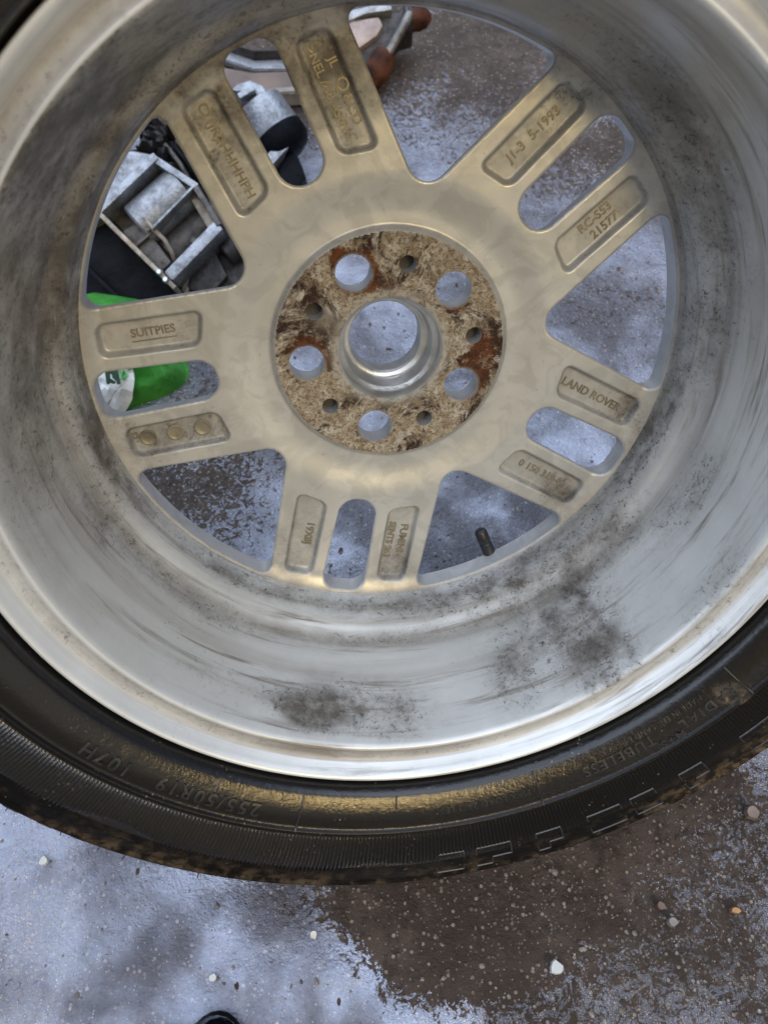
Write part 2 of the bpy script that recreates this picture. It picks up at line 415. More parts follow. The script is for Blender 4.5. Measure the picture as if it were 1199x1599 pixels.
# front skin of the spokes, a coarser sheet behind
V2 = V.copy(); 
mfront = cen > 46
us, q = subset(mfront)
P = V2[us].copy(); s2 = su[us]; x, y = P[:, 0], P[:, 1]
e = .3
def s_only(x, y): return field(x, y)[0]
gx = s_only(x + e, y) - s_only(x - e, y); gy = s_only(x, y + e) - s_only(x, y - e); g = np.maximum(np.hypot(gx, gy), 1e-6)
near = np.clip(1 - s2 / 8.0, 0, 1); arc = smst(np.hypot(x, y), 198, 206); ho = field(x, y)[1] > -8
mv = np.where(ho, .35, 4.2 * (1 - arc)) * near
P[:, 0] += gx / g * mv; P[:, 1] += gy / g * mv; P[:, 2] = np.where(ho, -19.0, -20.0 + 7 * arc)
fr = mk('front_face', P / 1000, q[:, ::-1], M_PAINT, rim)
addattr(fr, 'dirt_or_shade', np.full(len(P), .1)); addattr(fr, 'streak_or_shade', np.full(len(P), .1))
# centre bore
cb = revolve('centre_bore', dense([(37.7, -.9), (36.4, -2.2), (36.3, -11), (35.9, -12), (33.2, -13), (32.6, -14), (31.2, -25), (30.6, -26.5), (27.6, -27.6), (26.8, -28.6), (26.5, -30), (26.5, -44), (29, -46)], 1.5), M_CUT, rim, 160)
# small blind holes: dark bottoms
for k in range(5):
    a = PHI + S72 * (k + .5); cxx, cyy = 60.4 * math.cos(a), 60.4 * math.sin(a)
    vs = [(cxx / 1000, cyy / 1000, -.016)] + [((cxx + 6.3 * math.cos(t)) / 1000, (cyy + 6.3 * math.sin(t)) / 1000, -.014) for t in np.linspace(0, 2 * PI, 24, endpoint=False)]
    mk('blind_hole', vs, [(0, 1 + i, 1 + (i + 1) % 24) for i in range(24)], simple('hole_bottom', (.05, .045, .04), .7) if k == 0 else bpy.data.materials['hole_bottom'], rim)
# barrel
BAR = [(243, -48), (236, -46), (222, -30), (214, -15), (210.5, -14), (208.8, -12), (208.3, -7), (208.6, 0), (209.6, 4), (210.6, 10), (212, 22), (213.6, 31), (216, 37), (220, 43), (223, 50), (224.5, 60), (226.5, 75), (229, 95),
       (231.5, 115), (233.5, 130), (235, 140), (236.3, 146), (238.2, 148.6), (241, 148.2), (244, 146.2), (248, 145.8), (251.5, 147.8), (253.8, 151.5), (255.6, 155.4), (257.6, 157.6), (259.6, 157.8), (260.8, 156), (261, 152), (260, 146), (256, 140), (247, 134), (243, 120), (239, 60), (238, 0), (243, -62)]
bp_ = catmull(BAR[:-1], 4)
barrel = revolve('barrel', dense([tuple(p) for p in bp_], 2.5), M_BARREL, rim, 720)
co = np.array([v.co[:] for v in barrel.data.vertices]) * 1000
br = np.hypot(co[:, 0], co[:, 1]); bt = np.arctan2(co[:, 1], co[:, 0]); bz = co[:, 2]
def bpos(u, v):                               # photo pixel -> (angle, z) on the barrel surface
    o = MW.T @ ((CAM - HUB) * 1000); d = MW.T @ ray(u, v)
    prof = np.array([(a, b) for a, b in BAR[6:24]]); zs = prof[:, 1]; best = None
    for s in np.linspace(300, 900, 1200):
        p = o + d * s; 
        if p[2] > 150 or p[2] < 0: continue
        if math.hypot(p[0], p[1]) > np.interp(p[2], zs, prof[:, 0]): best = p; break
    if best is None: best = o + d * ((20 - o[2]) / d[2])
    return math.atan2(best[1], best[0]), best[2]
def adiff(a, b): return (a - b + PI) % (2 * PI) - PI
bd = np.full(len(co), .07)
bd += .30 * np.exp(-((bz - 8) / 14) ** 2)
STAINS = [(540, 1100, 40, 22, .75), (480, 1120, 18, 12, .7), (620, 1115, 20, 18, .45), (440, 1095, 18, 10, .5), (930, 1010, 22, 34, 1.0), (890, 930, 26, 26, .9), (960, 1060, 16, 18, .8), (830, 1010, 26, 34, .55), (800, 1070, 14, 24, .6), (820, 900, 55, 20, .6),
          (720, 930, 60, 14, .35), (980, 720, 34, 16, .75), (1030, 650, 34, 12, .65), (1070, 560, 40, 12, .6), (960, 830, 26, 18, .6), (1070, 780, 40, 16, .4), (1120, 500, 50, 12, .4), (1050, 160, 60, 40, .5), (1110, 350, 50, 30, .35),
          (640, 945, 80, 8, .45), (180, 640, 36, 14, .7), (210, 720, 40, 12, .7), (160, 820, 22, 22, .35), (60, 700, 36, 30, .3), (60, 500, 50, 60, .35), (100, 260, 50, 50, .35), (400, 880, 60, 10, .45), (1130, 920, 24, 18, .4), (560, 1000, 80, 8, .35), (330, 960, 60, 8, .35), (240, 880, 60, 8, .3)]
for (u, v, la, lz, w) in STAINS:
    a, z = bpos(u, v); bd += 1.35 * w * np.exp(-(adiff(bt, a) * 220 / la) ** 2 - ((bz - z) / lz) ** 2) * (br < 240)
# streaks run round the barrel
stk = np.zeros(len(co))
for k in range(46):
    z0 = rng.uniform(4, 142); a0 = rng.uniform(-PI, PI); L = rng.uniform(.25, 1.6); w = rng.uniform(.8, 4.0) * (1 if rng.random() < .6 else 2.2)
    zz = z0 + 3 * np.sin(bt * 1.5 + k)
    stk += rng.uniform(.2, .7) * np.exp(-((bz - zz) / w) ** 2) * np.exp(-(adiff(bt, a0) / L) ** 2)
stk += .9 * ((br > 240) & (br < 252) & (bz > 140)) * (.55 + .45 * np.sin(bt * 3 + .8)) + .12
stk += .25 * np.exp(-((bz - 100) / 50) ** 2) * np.exp(-(adiff(bt, math.radians(165)) / .9) ** 2)  # from here broad shade on the barrel's left and top, painted in
stk += .6 * np.exp(-((bz - 60) / 60) ** 2) * np.exp(-(adiff(bt, math.radians(70)) / 1.0) ** 2) + .75 * np.exp(-((bz - 70) / 70) ** 2) * np.exp(-(adiff(bt, math.radians(135)) / .75) ** 2)
bd += .55 * np.exp(-(adiff(bt, math.radians(135)) / .75) ** 2) * (br < 238) * 1.5  # shade of the upper left barrel put into the colour mask
bd[(br > 240) & (br < 250) & (bz > 140)] += .25
ang = (bt - math.radians(90)) % (2 * PI); addattr(barrel, 'ang', ang * .23); addattr(barrel, 'zc', (bz + .35 * (br - 209)) / 1000); addattr(barrel, 'dirt_or_shade', np.clip(bd, 0, 1)); addattr(barrel, 'streak_or_shade', np.clip(stk, 0, 1) * (br < 253))

# cast lettering in the pockets
M_LET = simple('cast_lettering', (.21, .19, .14), .45, .4)
def pocket_frame(k, side):                   # k: pair index, side +-1: centre and outward direction of that pocket
    a = PHI + S72 * k; ca, sa = math.cos(a), math.sin(a); X = 163; Yc = side * 37.6
    c = (X * ca - Yc * sa, X * sa + Yc * ca); t = a + side * math.radians(1.0)
    return c, t
def letter(k, side, lines, size, flip=False, dx=0):
    c, t = pocket_frame(k, side); t2 = t + (PI if flip else 0)
    for i, (s, oy, ox, sz) in enumerate(lines):
        Vt, Ft = text_mesh(s, sz * 1.08, .5, .16)
        vs = []
        for v in Vt:
            X = v.x + ox; Y = v.y + oy
            vs.append(((c[0] + X * math.cos(t2) - Y * math.sin(t2)) / 1000, (c[1] + X * math.sin(t2) + Y * math.cos(t2)) / 1000, (v.z - 5.4) / 1000))
        mk('cast_lettering', vs, Ft, M_LET, rim, smooth=False)
pairs = {'top': 0, 'left': 1, 'bottom': 2, 'lower_right': 3, 'upper_right': 4}
letter(0, -1, [('>NEL /AB ASNV<', -3.5, 1, 7), ('JL', 6, -14, 7), ('Q', 6, -1, 10), ('&', 6, 7, 7), ('CD', 6, 17, 8)], 8, True)
letter(0, 1, [('4HHHHPH', 0, 12, 8), ('CJ', 0, -24, 8), ('(JR)', 0, -12, 8)], 8, True)
letter(1, -1, [('SUITPIES', 1, 4, 7.5), ('________', -1.5, 4, 7)], 8, True)
letter(1, 1, [('22', 3, -29, 6)], 8, True)
letter(2, -1, [('19X8J', 3, -2, 8)], 8)
letter(2, 1, [('FUMINI', 4, -5, 8), ('SENTS 263', -6, -3, 7)], 8)
letter(3, 1, [('LAND ROVER', -1, -5, 8.4)], 8)
letter(3, -1, [('0 150 319-0', 1, -3, 8)], 8)
letter(4, 1, [('J1-3', 0, -16, 8), ('5-1993', 0, 8, 8)], 8)
letter(4, -1, [('RC-S53', 4, -2, 8), ('21577', -5, 0, 8)], 8)
# round ejector marks in the lower left pocket
c, t = pocket_frame(1, 1)
for ox in (-20, 0, 20):
    bmq = bmesh.new(); n = 28
    prof = [(6.2, -5.9), (6.0, -4.7), (5.4, -4.4), (4.9, -4.8), (2.5, -5.1), (0.01, -5.1)]
    vs = []; fs = []
    for (pr, pz) in prof:
        for j in range(n):
            an = 2 * PI * j / n; X = c[0] + ox * math.cos(t) + pr * math.cos(an); Y = c[1] + ox * math.sin(t) + pr * math.sin(an); vs.append((X / 1000, Y / 1000, pz / 1000))
    for i in range(len(prof) - 1):
        for j in range(n): fs.append((i * n + j, i * n + (j + 1) % n, (i + 1) * n + (j + 1) % n, (i + 1) * n + j))
    mk('ejector_mark', vs, fs, M_LET, rim)
# valve stem
def tube(path, rad, seg=20, cap=True):
    path = [Vector(p) for p in path]; vs = []; fs = []; 
    up_ = Vector((.3, .2, 1)).normalized()
    for i, p in enumerate(path):
        d = (path[min(i + 1, len(path) - 1)] - path[max(i - 1, 0)]); d = d.normalized() if d.length > 1e-9 else Vector((0, 0, 1))
        a = d.cross(up_); a = a.normalized() if a.length > 1e-4 else Vector((1, 0, 0)); b = d.cross(a)
        rd = rad[i] if isinstance(rad, (list, tuple)) else rad
        for j in range(seg):
            t = 2 * PI * j / seg; vs.append(tuple(p + a * rd * math.cos(t) + b * rd * math.sin(t)))
    for i in range(len(path) - 1):
        for j in range(seg):
            k = (j + 1) % seg; fs.append((i * seg + j, i * seg + k, (i + 1) * seg + k, (i + 1) * seg + j))
    if cap: fs.append(tuple(range(seg))[::-1]); fs.append(tuple((len(path) - 1) * seg + j for j in range(seg)))
    return vs, fs
def lathe_between(p0, p1, prof, seg=24):     # prof: (t along in m, radius)
    p0 = Vector(p0); d = (Vector(p1) - p0).normalized()
    return tube([p0 + d * t for t, r in prof], [max(r, 1e-5) for t, r in prof], seg)
M_VALVE = simple('black_rubber', (.012, .014, .018), .35, 0, .2)
vb = Vector(WL(768, 873, -14)) / 1000; vt = Vector(WL(749, 828, -16)) / 1000
d = (vt - vb).normalized(); L = (vt - vb).length; b0 = vb - d * .006
vs, fs = lathe_between(b0, vt, [(0, .0085), (.004, .0085), (.006, .0062), (.008, .0058), (.006 + L * .55, .0052), (.006 + L * .6, .0050)])
valve = mk('valve_stem', vs, fs, M_VALVE, rim)
vs, fs = lathe_between(b0, vt, [(.0061 + L * .6, .0042), (.0062 + L * .6, .0052), (.0066 + L * .66, .0054), (.0066 + L * .92, .0052), (.006 + L * .99, .0044), (.006 + L * 1.0, .002)])
mk('valve_cap', vs, fs, simple('valve_cap_plastic', (.016, .016, .018), .3), valve)

# ------------------------------------------------------------------ tyre
NT = 2880
prof = dense([tuple(p) for p in catmull(TYRE, 3)], 1.6)
prof = np.array(prof)
tyre = empty('tyre', 'worn black tyre with muddy shoulder mounted round the silver wheel, resting on the wet ground', 'tyre', WHEEL_M)
thv = np.arange(NT) * 2 * PI / NT
PR, TH = np.meshgrid(np.arange(len(prof)), thv, indexing='ij')
r0 = prof[PR, 0]; z0 = prof[PR, 1]
front = z0 > 100
# fine ribs on the shoulder: raised radial serrations outside the rib at r=294
ser = ((r0 > 296.5) & (r0 < 326 + 4 * np.sin(TH * 9) + 3 * np.sin(TH * 23)) & front) * 1.15 * (np.sin(TH * 720 + .4) > 0) * (1 - .9 * smst(np.cos(TH - math.radians(-42)), .55, .95))
ser2 = ((r0 > 352) & (r0 < 371) & front) * 1.2 * (np.sin(TH * 90) > .3) * (.6 + .4 * np.sin(TH * 7))
z0 = z0 + ser + 0; r0 = r0 + ser2 * .5
# tread grooves and lugs
tread = (r0 > 366) & (z0 > -75) & (z0 < 150)
groove = (((np.abs(z0 - 85) < 5) | (np.abs(z0 - 40) < 6) | (np.abs(z0 + 5) < 5)) | ((np.sin(TH * 70 + z0 * .06) > .80) & (z0 > 92))) & tread
r0 = r0 - 5.0 * groove
Vt = np.stack([r0 * np.cos(TH), r0 * np.sin(TH), z0], -1).reshape(-1, 3) / 1000
mP = len(prof); ii, jj = np.meshgrid(np.arange(mP - 1), np.arange(NT), indexing='ij'); j2 = (jj + 1) % NT
fcs = np.stack([ii * NT + jj, ii * NT + j2, (ii + 1) * NT + j2, (ii + 1) * NT + jj], -1).reshape(-1, 4)
carc = mk('carcass', Vt, fcs, M_RUB, tyre)
rT = np.hypot(Vt[:, 0], Vt[:, 1]) * 1000; aT = np.arctan2(Vt[:, 1], Vt[:, 0]); zT = Vt[:, 2] * 1000
td = .0 + .45 * smst(rT, 318, 350) + .5 * smst(rT, 354, 368)
td += .25 * smst(rT, 318, 340) * np.exp(-(adiff(aT, math.radians(-50)) / .4) ** 2)
td *= 1 - .9 * ((rT > 290) & (rT < 322)) * (np.cos(aT - math.radians(-60)) < .8)
pm = WL(1140, 1080, 172); td += 2.0 * np.exp(-(((Vt[:, 0] * 1000 - pm[0]) / 10) ** 4) - ((Vt[:, 1] * 1000 - pm[1]) / 7) ** 4) * (zT > 100)
addattr(carc, 'dirt_or_shade', np.clip(td, 0, 1)); addattr(carc, 'wet', ((rT > 262) & (rT < 326) & (zT > 100)) * np.where(rT > 295, 2.8 * (1 - smst(np.cos(aT - math.radians(-50)), .45, .95)) + .2, np.where(rT < 290, 1.7, .6)))
pr_f = prof[(prof[:, 1] > 100)][:60]
order = np.argsort(prof[:, 0][prof[:, 1] > 140]); PRr = prof[prof[:, 1] > 140][order][:, 0]; PRz = prof[prof[:, 1] > 140][order][:, 1]
def zt(r): return float(np.interp(r, PRr, PRz))
M_TL = simple('raised_rubber', (.012, .012, .013), .3, 0, .2, spec=.75)
def curved_text(s, ang, rad, size, ext=.5, flip=False, space=1.0, bold=0.0):
    Vx, Fx = text_mesh(s, size, ext, bold, space); vs = []
    for v in Vx:
        a = math.radians(ang) - v.x / rad * (1 if not flip else -1); r = rad + (v.y if not flip else -v.y)
        z = zt(r) + v.z + .15
        vs.append((r * math.cos(a) / 1000, r * math.sin(a) / 1000, z / 1000))
    return mk('sidewall_lettering', vs, Fx, M_TL, tyre, smooth=False)
def wang(u, v, z=170): p = WL(u, v, z); return math.degrees(math.atan2(p[1], p[0])), math.hypot(p[0], p[1])
curved_text('255/50R19', -121, 279.5, 13.5, .9, bold=.28, space=1.25)
curved_text('107H', -136, 280, 13.5, 1.0, bold=.28, space=1.3)
curved_text('TUBELESS', wang(960, 1170)[0], 278, 11, .7, bold=.2, space=1.2)
curved_text('RADIAL', wang(1095, 1093)[0], 280, 11, .7, bold=.2, space=1.3)
curved_text('M+S', wang(1050, 1150)[0], 286, 9, .8, space=1.3, bold=.3)
curved_text('MADE IN ENGLAND E4 02394', wang(1010, 1125)[0], 271.5, 5.5, .4, space=1.1)
curved_text('MAX LOAD 2403 LBS', wang(755, 1238)[0], 278, 6.5, .5, space=1.1)
# large outlined block letters on the lower band
def arc_bar(a0, r0_, a1, r1_, w=1.3, hgt=.9):
    n = max(2, int(abs(a1 - a0) * 2) + 2); vs = []; fs = []
    for i in range(n):
        t = i / (n - 1); a = math.radians(a0 + (a1 - a0) * t); r = r0_ + (r1_ - r0_) * t
        if abs(a1 - a0) * 3.3 * PI / 1.8 > abs(r1_ - r0_) * .7:
            for dr, dz in ((-w / 2, -.5), (-w / 2 * .7, hgt), (w / 2 * .7, hgt), (w / 2, -.5)):
                vs.append(((r + dr) * math.cos(a) / 1000, (r + dr) * math.sin(a) / 1000, (zt(r + dr) + dz) / 1000))
        else:
            for da, dz in ((-w / 2, -.5), (-w / 2 * .7, hgt), (w / 2 * .7, hgt), (w / 2, -.5)):
                aa = a + da / r; vs.append((r * math.cos(aa) / 1000, r * math.sin(aa) / 1000, (zt(r) + dz) / 1000))
    for i in range(n - 1):
        for j in range(3): fs.append((i * 4 + j, i * 4 + j + 1, (i + 1) * 4 + j + 1, (i + 1) * 4 + j))
    return vs, fs
def join(parts):
    V_, F_ = [], []
    for v, f in parts:
        o = len(V_); V_ += list(v); F_ += [tuple(i + o for i in q_) for q_ in f]
    return V_, F_
ri, ro = 318, 343
def glyph(a, wdeg, kind_):
    P_ = [arc_bar(a, ri, a, ro), arc_bar(a, ri, a + wdeg, ri)]
    if kind_ == 'F': P_ += [arc_bar(a, ro, a + wdeg * .45, ro), arc_bar(a + wdeg * .45, ro, a + wdeg * .45, (ri + ro) / 2 + 2), arc_bar(a + wdeg * .45, (ri + ro) / 2 + 2, a + wdeg, (ri + ro) / 2 + 2), arc_bar(a + wdeg, ri, a + wdeg, (ri + ro) / 2 + 2)]
    else: P_ += [arc_bar(a, ro, a + wdeg, ro), arc_bar(a + wdeg, ri, a + wdeg, ro)]
    return P_
for a in (-88, -83, -75, -68, -62, -55, -46, -39, -32):
    v_, f_ = join(glyph(a, 4.6 if a in (-83, -68, -46) else 3.4, 'F' if a % 2 else 'O'))
    mk('outlined_letter', v_, f_, M_TL, tyre)
# moulding flash lines
for u, v in ((472, 1255), (835, 1215), (1185, 1085), (355, 1205), (622, 1228)):
    a, r = wang(u, v); lng = (u in (472, 835, 1185))
    v_, f_ = arc_bar(a, 267 if lng else 267, a + .3, 292 if lng else 273, 1.6, .8)
    vs = []; n = 8
    r1, r2 = 266, (291 if lng else 274)
    for i in range(n + 1):
        r = r1 + (r2 - r1) * i / n
        for da, dz in ((-.8, -.4), (-.5, .9), (.5, .9), (.8, -.4)):
            aa = math.radians(a) + da / r; vs.append((r * math.cos(aa) / 1000, r * math.sin(aa) / 1000, (zt(r) + dz) / 1000))
    fs = [(i * 4 + j, i * 4 + j + 1, (i + 1) * 4 + j + 1, (i + 1) * 4 + j) for i in range(n) for j in range(3)]
    mk('mould_line', vs, fs, M_TL, tyre)
# vent spews: thin rubber whiskers on the shoulder
for k in range(46):
    a = math.radians(-150 + k * 2.9 + rng.uniform(-.9, .9)); rb = rng.choice([366, 369, 371.5]); L = rng.uniform(3, 9)
    zb = zt(rb) if rb < 371 else 147; p0 = Vector((rb * math.cos(a), rb * math.sin(a), zb)) / 1000
    dd = Vector((math.cos(a + rng.uniform(-.3, .3)), math.sin(a + rng.uniform(-.3, .3)), .45)).normalized() * L / 1000
    v_, f_ = tube([p0 - dd * .2, p0 + dd * .6, p0 + dd + Vector((rng.uniform(-1, 1), rng.uniform(-1, 1), 0)) / 1500], [.0006, .0005, .0003], 6)
    mk('rubber_whisker', v_, f_, M_TL, tyre)

# ------------------------------------------------------------------ ground
def ground_mat():
    m = Mat('wet_concrete')
    co = m.co()
    big = m.noise(2.2, 5, .6); mid = m.noise(9, 6, .62, .3); fine = m.noise(70, 6, .68); grit = m.noise(260, 5, .7)
    base = m.mix(m.mr(mid, .35, .65), (.034, .021, .014), (.078, .056, .044))
    base = m.mix(m.mr(fine, .45, .65), base, (.03, .020, .014))
    vcol = m.vor(190, out='Color'); vd = m.vor(190)
    sepc = m.n('ShaderNodeSeparateColor'); m.t.links.new(vcol, sepc.inputs[0])
    stone = m.ma('MULTIPLY', m.mr(vd, .25, .42, 1, 0), m.ma('GREATER_THAN', sepc.outputs[0], .72))
    base = m.mix(m.ma('MULTIPLY', stone, .85), base, m.mix(sepc.outputs[1], (.12, .08, .055), (.34, .30, .26)))
    vcol2 = m.vor(420, out='Color'); vd2 = m.vor(420); sc2 = m.n('ShaderNodeSeparateColor'); m.t.links.new(vcol2, sc2.inputs[0])
    st2 = m.ma('MULTIPLY', m.mr(vd2, .2, .38, 1, 0), m.ma('GREATER_THAN', sc2.outputs[0], .78))
    base = m.mix(m.ma('MULTIPLY', st2, .7), base, m.mix(sc2.outputs[1], (.08, .055, .04), (.40, .37, .33)))
    dark_refl_or_mud = m.attr('dark_refl_or_mud'); rip = m.attr('ripple')     # first mask removes the film on brown ground and to paint a dark reflection; ripple 1 = grit breaking through the film
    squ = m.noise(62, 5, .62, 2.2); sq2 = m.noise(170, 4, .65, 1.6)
    w = m.ma('SUBTRACT', m.ma('ADD', m.ma('MULTIPLY', mid, .8), .42), m.ma('MULTIPLY', dark_refl_or_mud, 1.25))
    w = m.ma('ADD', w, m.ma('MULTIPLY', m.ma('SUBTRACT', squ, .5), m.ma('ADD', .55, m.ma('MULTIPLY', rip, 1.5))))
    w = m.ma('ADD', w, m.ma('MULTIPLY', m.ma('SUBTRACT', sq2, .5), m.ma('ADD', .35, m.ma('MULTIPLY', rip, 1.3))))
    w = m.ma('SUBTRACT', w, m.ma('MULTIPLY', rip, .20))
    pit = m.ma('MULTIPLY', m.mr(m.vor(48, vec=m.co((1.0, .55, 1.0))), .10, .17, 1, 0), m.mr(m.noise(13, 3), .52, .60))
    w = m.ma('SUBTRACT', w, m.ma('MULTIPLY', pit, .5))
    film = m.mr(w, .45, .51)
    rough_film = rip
    h = m.ma('ADD', m.ma('MULTIPLY', fine, .7), m.ma('MULTIPLY', grit, .35))
    h = m.ma('ADD', h, m.ma('MULTIPLY', stone, .25))
    bn = m.bump(h, .0075)
    m.set(base=base, rough=.6, spec=.45, normal=bn)
    gl = m.n('ShaderNodeBsdfGlossy')
    m.put(gl.inputs['Color'], (.68, .75, .92)); gl.inputs['Roughness'].default_value = .08
    h2 = m.ma('ADD', m.ma('MULTIPLY', mid, .5), m.ma('MULTIPLY', fine, .55)); h2 = m.ma('ADD', h2, m.ma('MULTIPLY', m.ma('MULTIPLY', grit, .5), 1.0))
    bmp = m.n('ShaderNodeBump'); m.put(bmp.inputs['Height'], h2); m.put(bmp.inputs['Distance'], m.ma('ADD', .0008, m.ma('MULTIPLY', rough_film, .0065))); m.put(gl.inputs['Normal'], bmp.outputs[0])
    mx = m.n('ShaderNodeMixShader'); 
    lw = m.n('ShaderNodeLayerWeight'); lw.inputs[0].default_value = .35
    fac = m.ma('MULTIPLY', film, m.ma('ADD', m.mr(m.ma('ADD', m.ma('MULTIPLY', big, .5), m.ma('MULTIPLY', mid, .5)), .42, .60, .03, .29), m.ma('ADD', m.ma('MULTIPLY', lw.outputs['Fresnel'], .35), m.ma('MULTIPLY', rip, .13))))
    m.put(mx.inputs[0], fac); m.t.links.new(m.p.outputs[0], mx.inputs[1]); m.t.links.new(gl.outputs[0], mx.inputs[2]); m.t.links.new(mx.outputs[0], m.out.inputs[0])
    return m.m
M_GROUND = ground_mat()
# fine central patch blended into a coarse sheet that reaches far away
def ground():
    a = np.concatenate([-np.geomspace(60, 1.3, 18), np.linspace(-1.2, 1.2, 330), np.geomspace(1.3, 60, 18)])
    b = np.concatenate([-np.geomspace(60, .9, 18), np.linspace(-.8, 2.4, 420), np.geomspace(2.5, 60, 18)])
    X, Y = np.meshgrid(a, b, indexing='ij'); Z = np.zeros_like(X)
    nx, ny = X.shape
    near = (np.abs(X) < 1.25) & (Y > -.85) & (Y < 2.45)
    for i in range(nx):
        for j in range(ny):
            if near[i, j]:
                p = Vector((X[i, j] * 6, Y[i, j] * 6, 0)); Z[i, j] = -.004 + .0035 * noise.noise(p) + .0016 * noise.noise(p * 5) + .0010 * noise.noise(p * 17)
            else: Z[i, j] = -.004
    Vg = np.stack([X, Y, Z], -1).reshape(-1, 3)
    ii, jj = np.meshgrid(np.arange(nx - 1), np.arange(ny - 1), indexing='ij')
    f = np.stack([ii * ny + jj, (ii + 1) * ny + jj, (ii + 1) * ny + jj + 1, ii * ny + jj + 1], -1).reshape(-1, 4)
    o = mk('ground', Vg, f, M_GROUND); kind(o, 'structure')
    dark_refl_or_mud = np.zeros(len(Vg)); rip = np.full(len(Vg), .12)
    def blob(u, v, sx, sy, w, arr):
        p = G(u, v); arr += w * np.exp(-((Vg[:, 0] - p.x) / sx) ** 2 - ((Vg[:, 1] - p.y) / sy) ** 2)
    blob(720, 1420, .075, .055, .8, dark_refl_or_mud); blob(860, 1350, .07, .05, .7, dark_refl_or_mud); blob(980, 1290, .06, .03, .5, dark_refl_or_mud); blob(1090, 1220, .06, .03, .4, dark_refl_or_mud); blob(650, 1330, .10, .10, .5, dark_refl_or_mud); blob(1040, 1400, .16, .13, .16, dark_refl_or_mud)  # dark reflection below the tyre painted as film-free brown ground
    blob(760, 60, .35, .16, .45, dark_refl_or_mud); blob(930, 230, .10, .10, .35, dark_refl_or_mud); blob(300, 760, .10, .08, .3, dark_refl_or_mud); blob(330, 110, .3, .2, .4, dark_refl_or_mud)
    blob(1060, 1480, .14, .17, .85, rip); blob(1180, 1300, .12, .12, .5, rip); blob(1000, 430, .12, .12, .6, rip); blob(760, 160, .25, .16, .8, rip); blob(880, 280, .12, .12, .6, rip); blob(300, 780, .10, .10, .9, rip); blob(20, 1500, .06, .12, .35, rip); blob(300, 590, .08, .08, .8, rip); blob(600, 540, .05, .05, .3, rip)
    addattr(o, 'dark_refl_or_mud', np.clip(dark_refl_or_mud, 0, 1)); addattr(o, 'ripple', np.clip(rip, 0, 1.3))
    return o
ground()
# ------------------------------------------------------------------ things on the ground behind the wheel
CX, CY, CZ = (Vector(W @ np.array(a, float)) for a in ((1, 0, 0), (0, 1, 0), (0, 0, 1)))
def frame(u0, v0, dist):
    O = D(u0, v0, dist); s = dist / F
    def P(u, v, w=0.0): return O + CX * ((u - u0) * s) - CY * ((v - v0) * s) + CZ * w
    return P
def prism(name, P, poly, w0, w1, mat, parent=None, bev=.0015, seg=2):
    n = len(poly); vs = [P(u, v, w0) for u, v in poly] + [P(u, v, w1) for u, v in poly]
    fs = [tuple(range(n, 2 * n)), tuple(range(n))[::-1]] + [(i, (i + 1) % n, (i + 1) % n + n, i + n) for i in range(n)]
    me = bpy.data.meshes.new(name); bm = bmesh.new(); vv = [bm.verts.new(v) for v in vs]
    for f in fs: bm.faces.new([vv[i] for i in f])
    bmesh.ops.recalc_face_normals(bm, faces=bm.faces)
    if bev: bmesh.ops.bevel(bm, geom=list(bm.edges), offset=bev, segments=seg, affect='EDGES', profile=.6, clamp_overlap=True)
    bm.to_mesh(me); bm.free(); me.materials.append(mat)
    o = bpy.data.objects.new(name, me); C.objects.link(o)
    if parent is not None: o.parent = parent; o.matrix_parent_inverse = parent.matrix_world.inverted()
    me.polygons.foreach_set('use_smooth', [True] * len(me.polygons))
    try: me.set_sharp_from_angle(angle=math.radians(35))
    except Exception: pass
    return o
def band(p0, p1, w):                          # strip polygon between two pixels
    d = Vector((p1[0] - p0[0], p1[1] - p0[1])); n = Vector((-d.y, d.x)).normalized() * w / 2
    return [(p0[0] + n.x, p0[1] + n.y), (p1[0] + n.x, p1[1] + n.y), (p1[0] - n.x, p1[1] - n.y), (p0[0] - n.x, p0[1] - n.y)]
def rod_part(name, p0, p1, prof, mat, parent, seg=28):
    vs, fs = lathe_between(p0, p1, prof, seg); o = mk(name, vs, fs, mat)
    try: o.data.set_sharp_from_angle(angle=math.radians(40))
    except Exception: pass
    if parent is not None: o.parent = parent; o.matrix_parent_inverse = parent.matrix_world.inverted()
    return o
def cast_mat(name, col, dark, metal=.45, rough=.42):
    m = Mat(name); n2 = m.noise(55, 6, .7); n3 = m.noise(260, 5, .7)
    b = m.mix(m.mr(n2, .38, .62), col, tuple(x * .62 for x in col)); b = m.mix(m.mr(m.ma('ADD', m.ma('MULTIPLY', n2, .6), m.ma('MULTIPLY', n3, .4)), .52, .64, 0, .7), b, dark)
    m.set(base=b, rough=m.mr(n2, .4, .6, rough * .7, rough * 1.3), metal=metal, normal=m.bump(n3, .0012)); return m.m
M_CAST = cast_mat('wet_cast_aluminium', (.36, .38, .41), (.10, .09, .08), .6, .34)
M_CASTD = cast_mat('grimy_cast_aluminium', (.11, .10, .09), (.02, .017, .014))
M_SAND = cast_mat('sand_cast_face', (.44, .38, .31), (.22, .17, .12), .1, .7)
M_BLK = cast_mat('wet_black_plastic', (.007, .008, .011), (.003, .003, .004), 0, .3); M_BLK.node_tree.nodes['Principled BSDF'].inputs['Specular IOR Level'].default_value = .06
M_OILY = cast_mat('oily_steel', (.06, .055, .055), (.018, .014, .012), .5, .35)
bpy.context.view_layer.update()
def root(name, label, cat, p, group=None):
    o = empty(name, label, cat, Matrix.Translation(p), group); bpy.context.view_layer.update(); return o
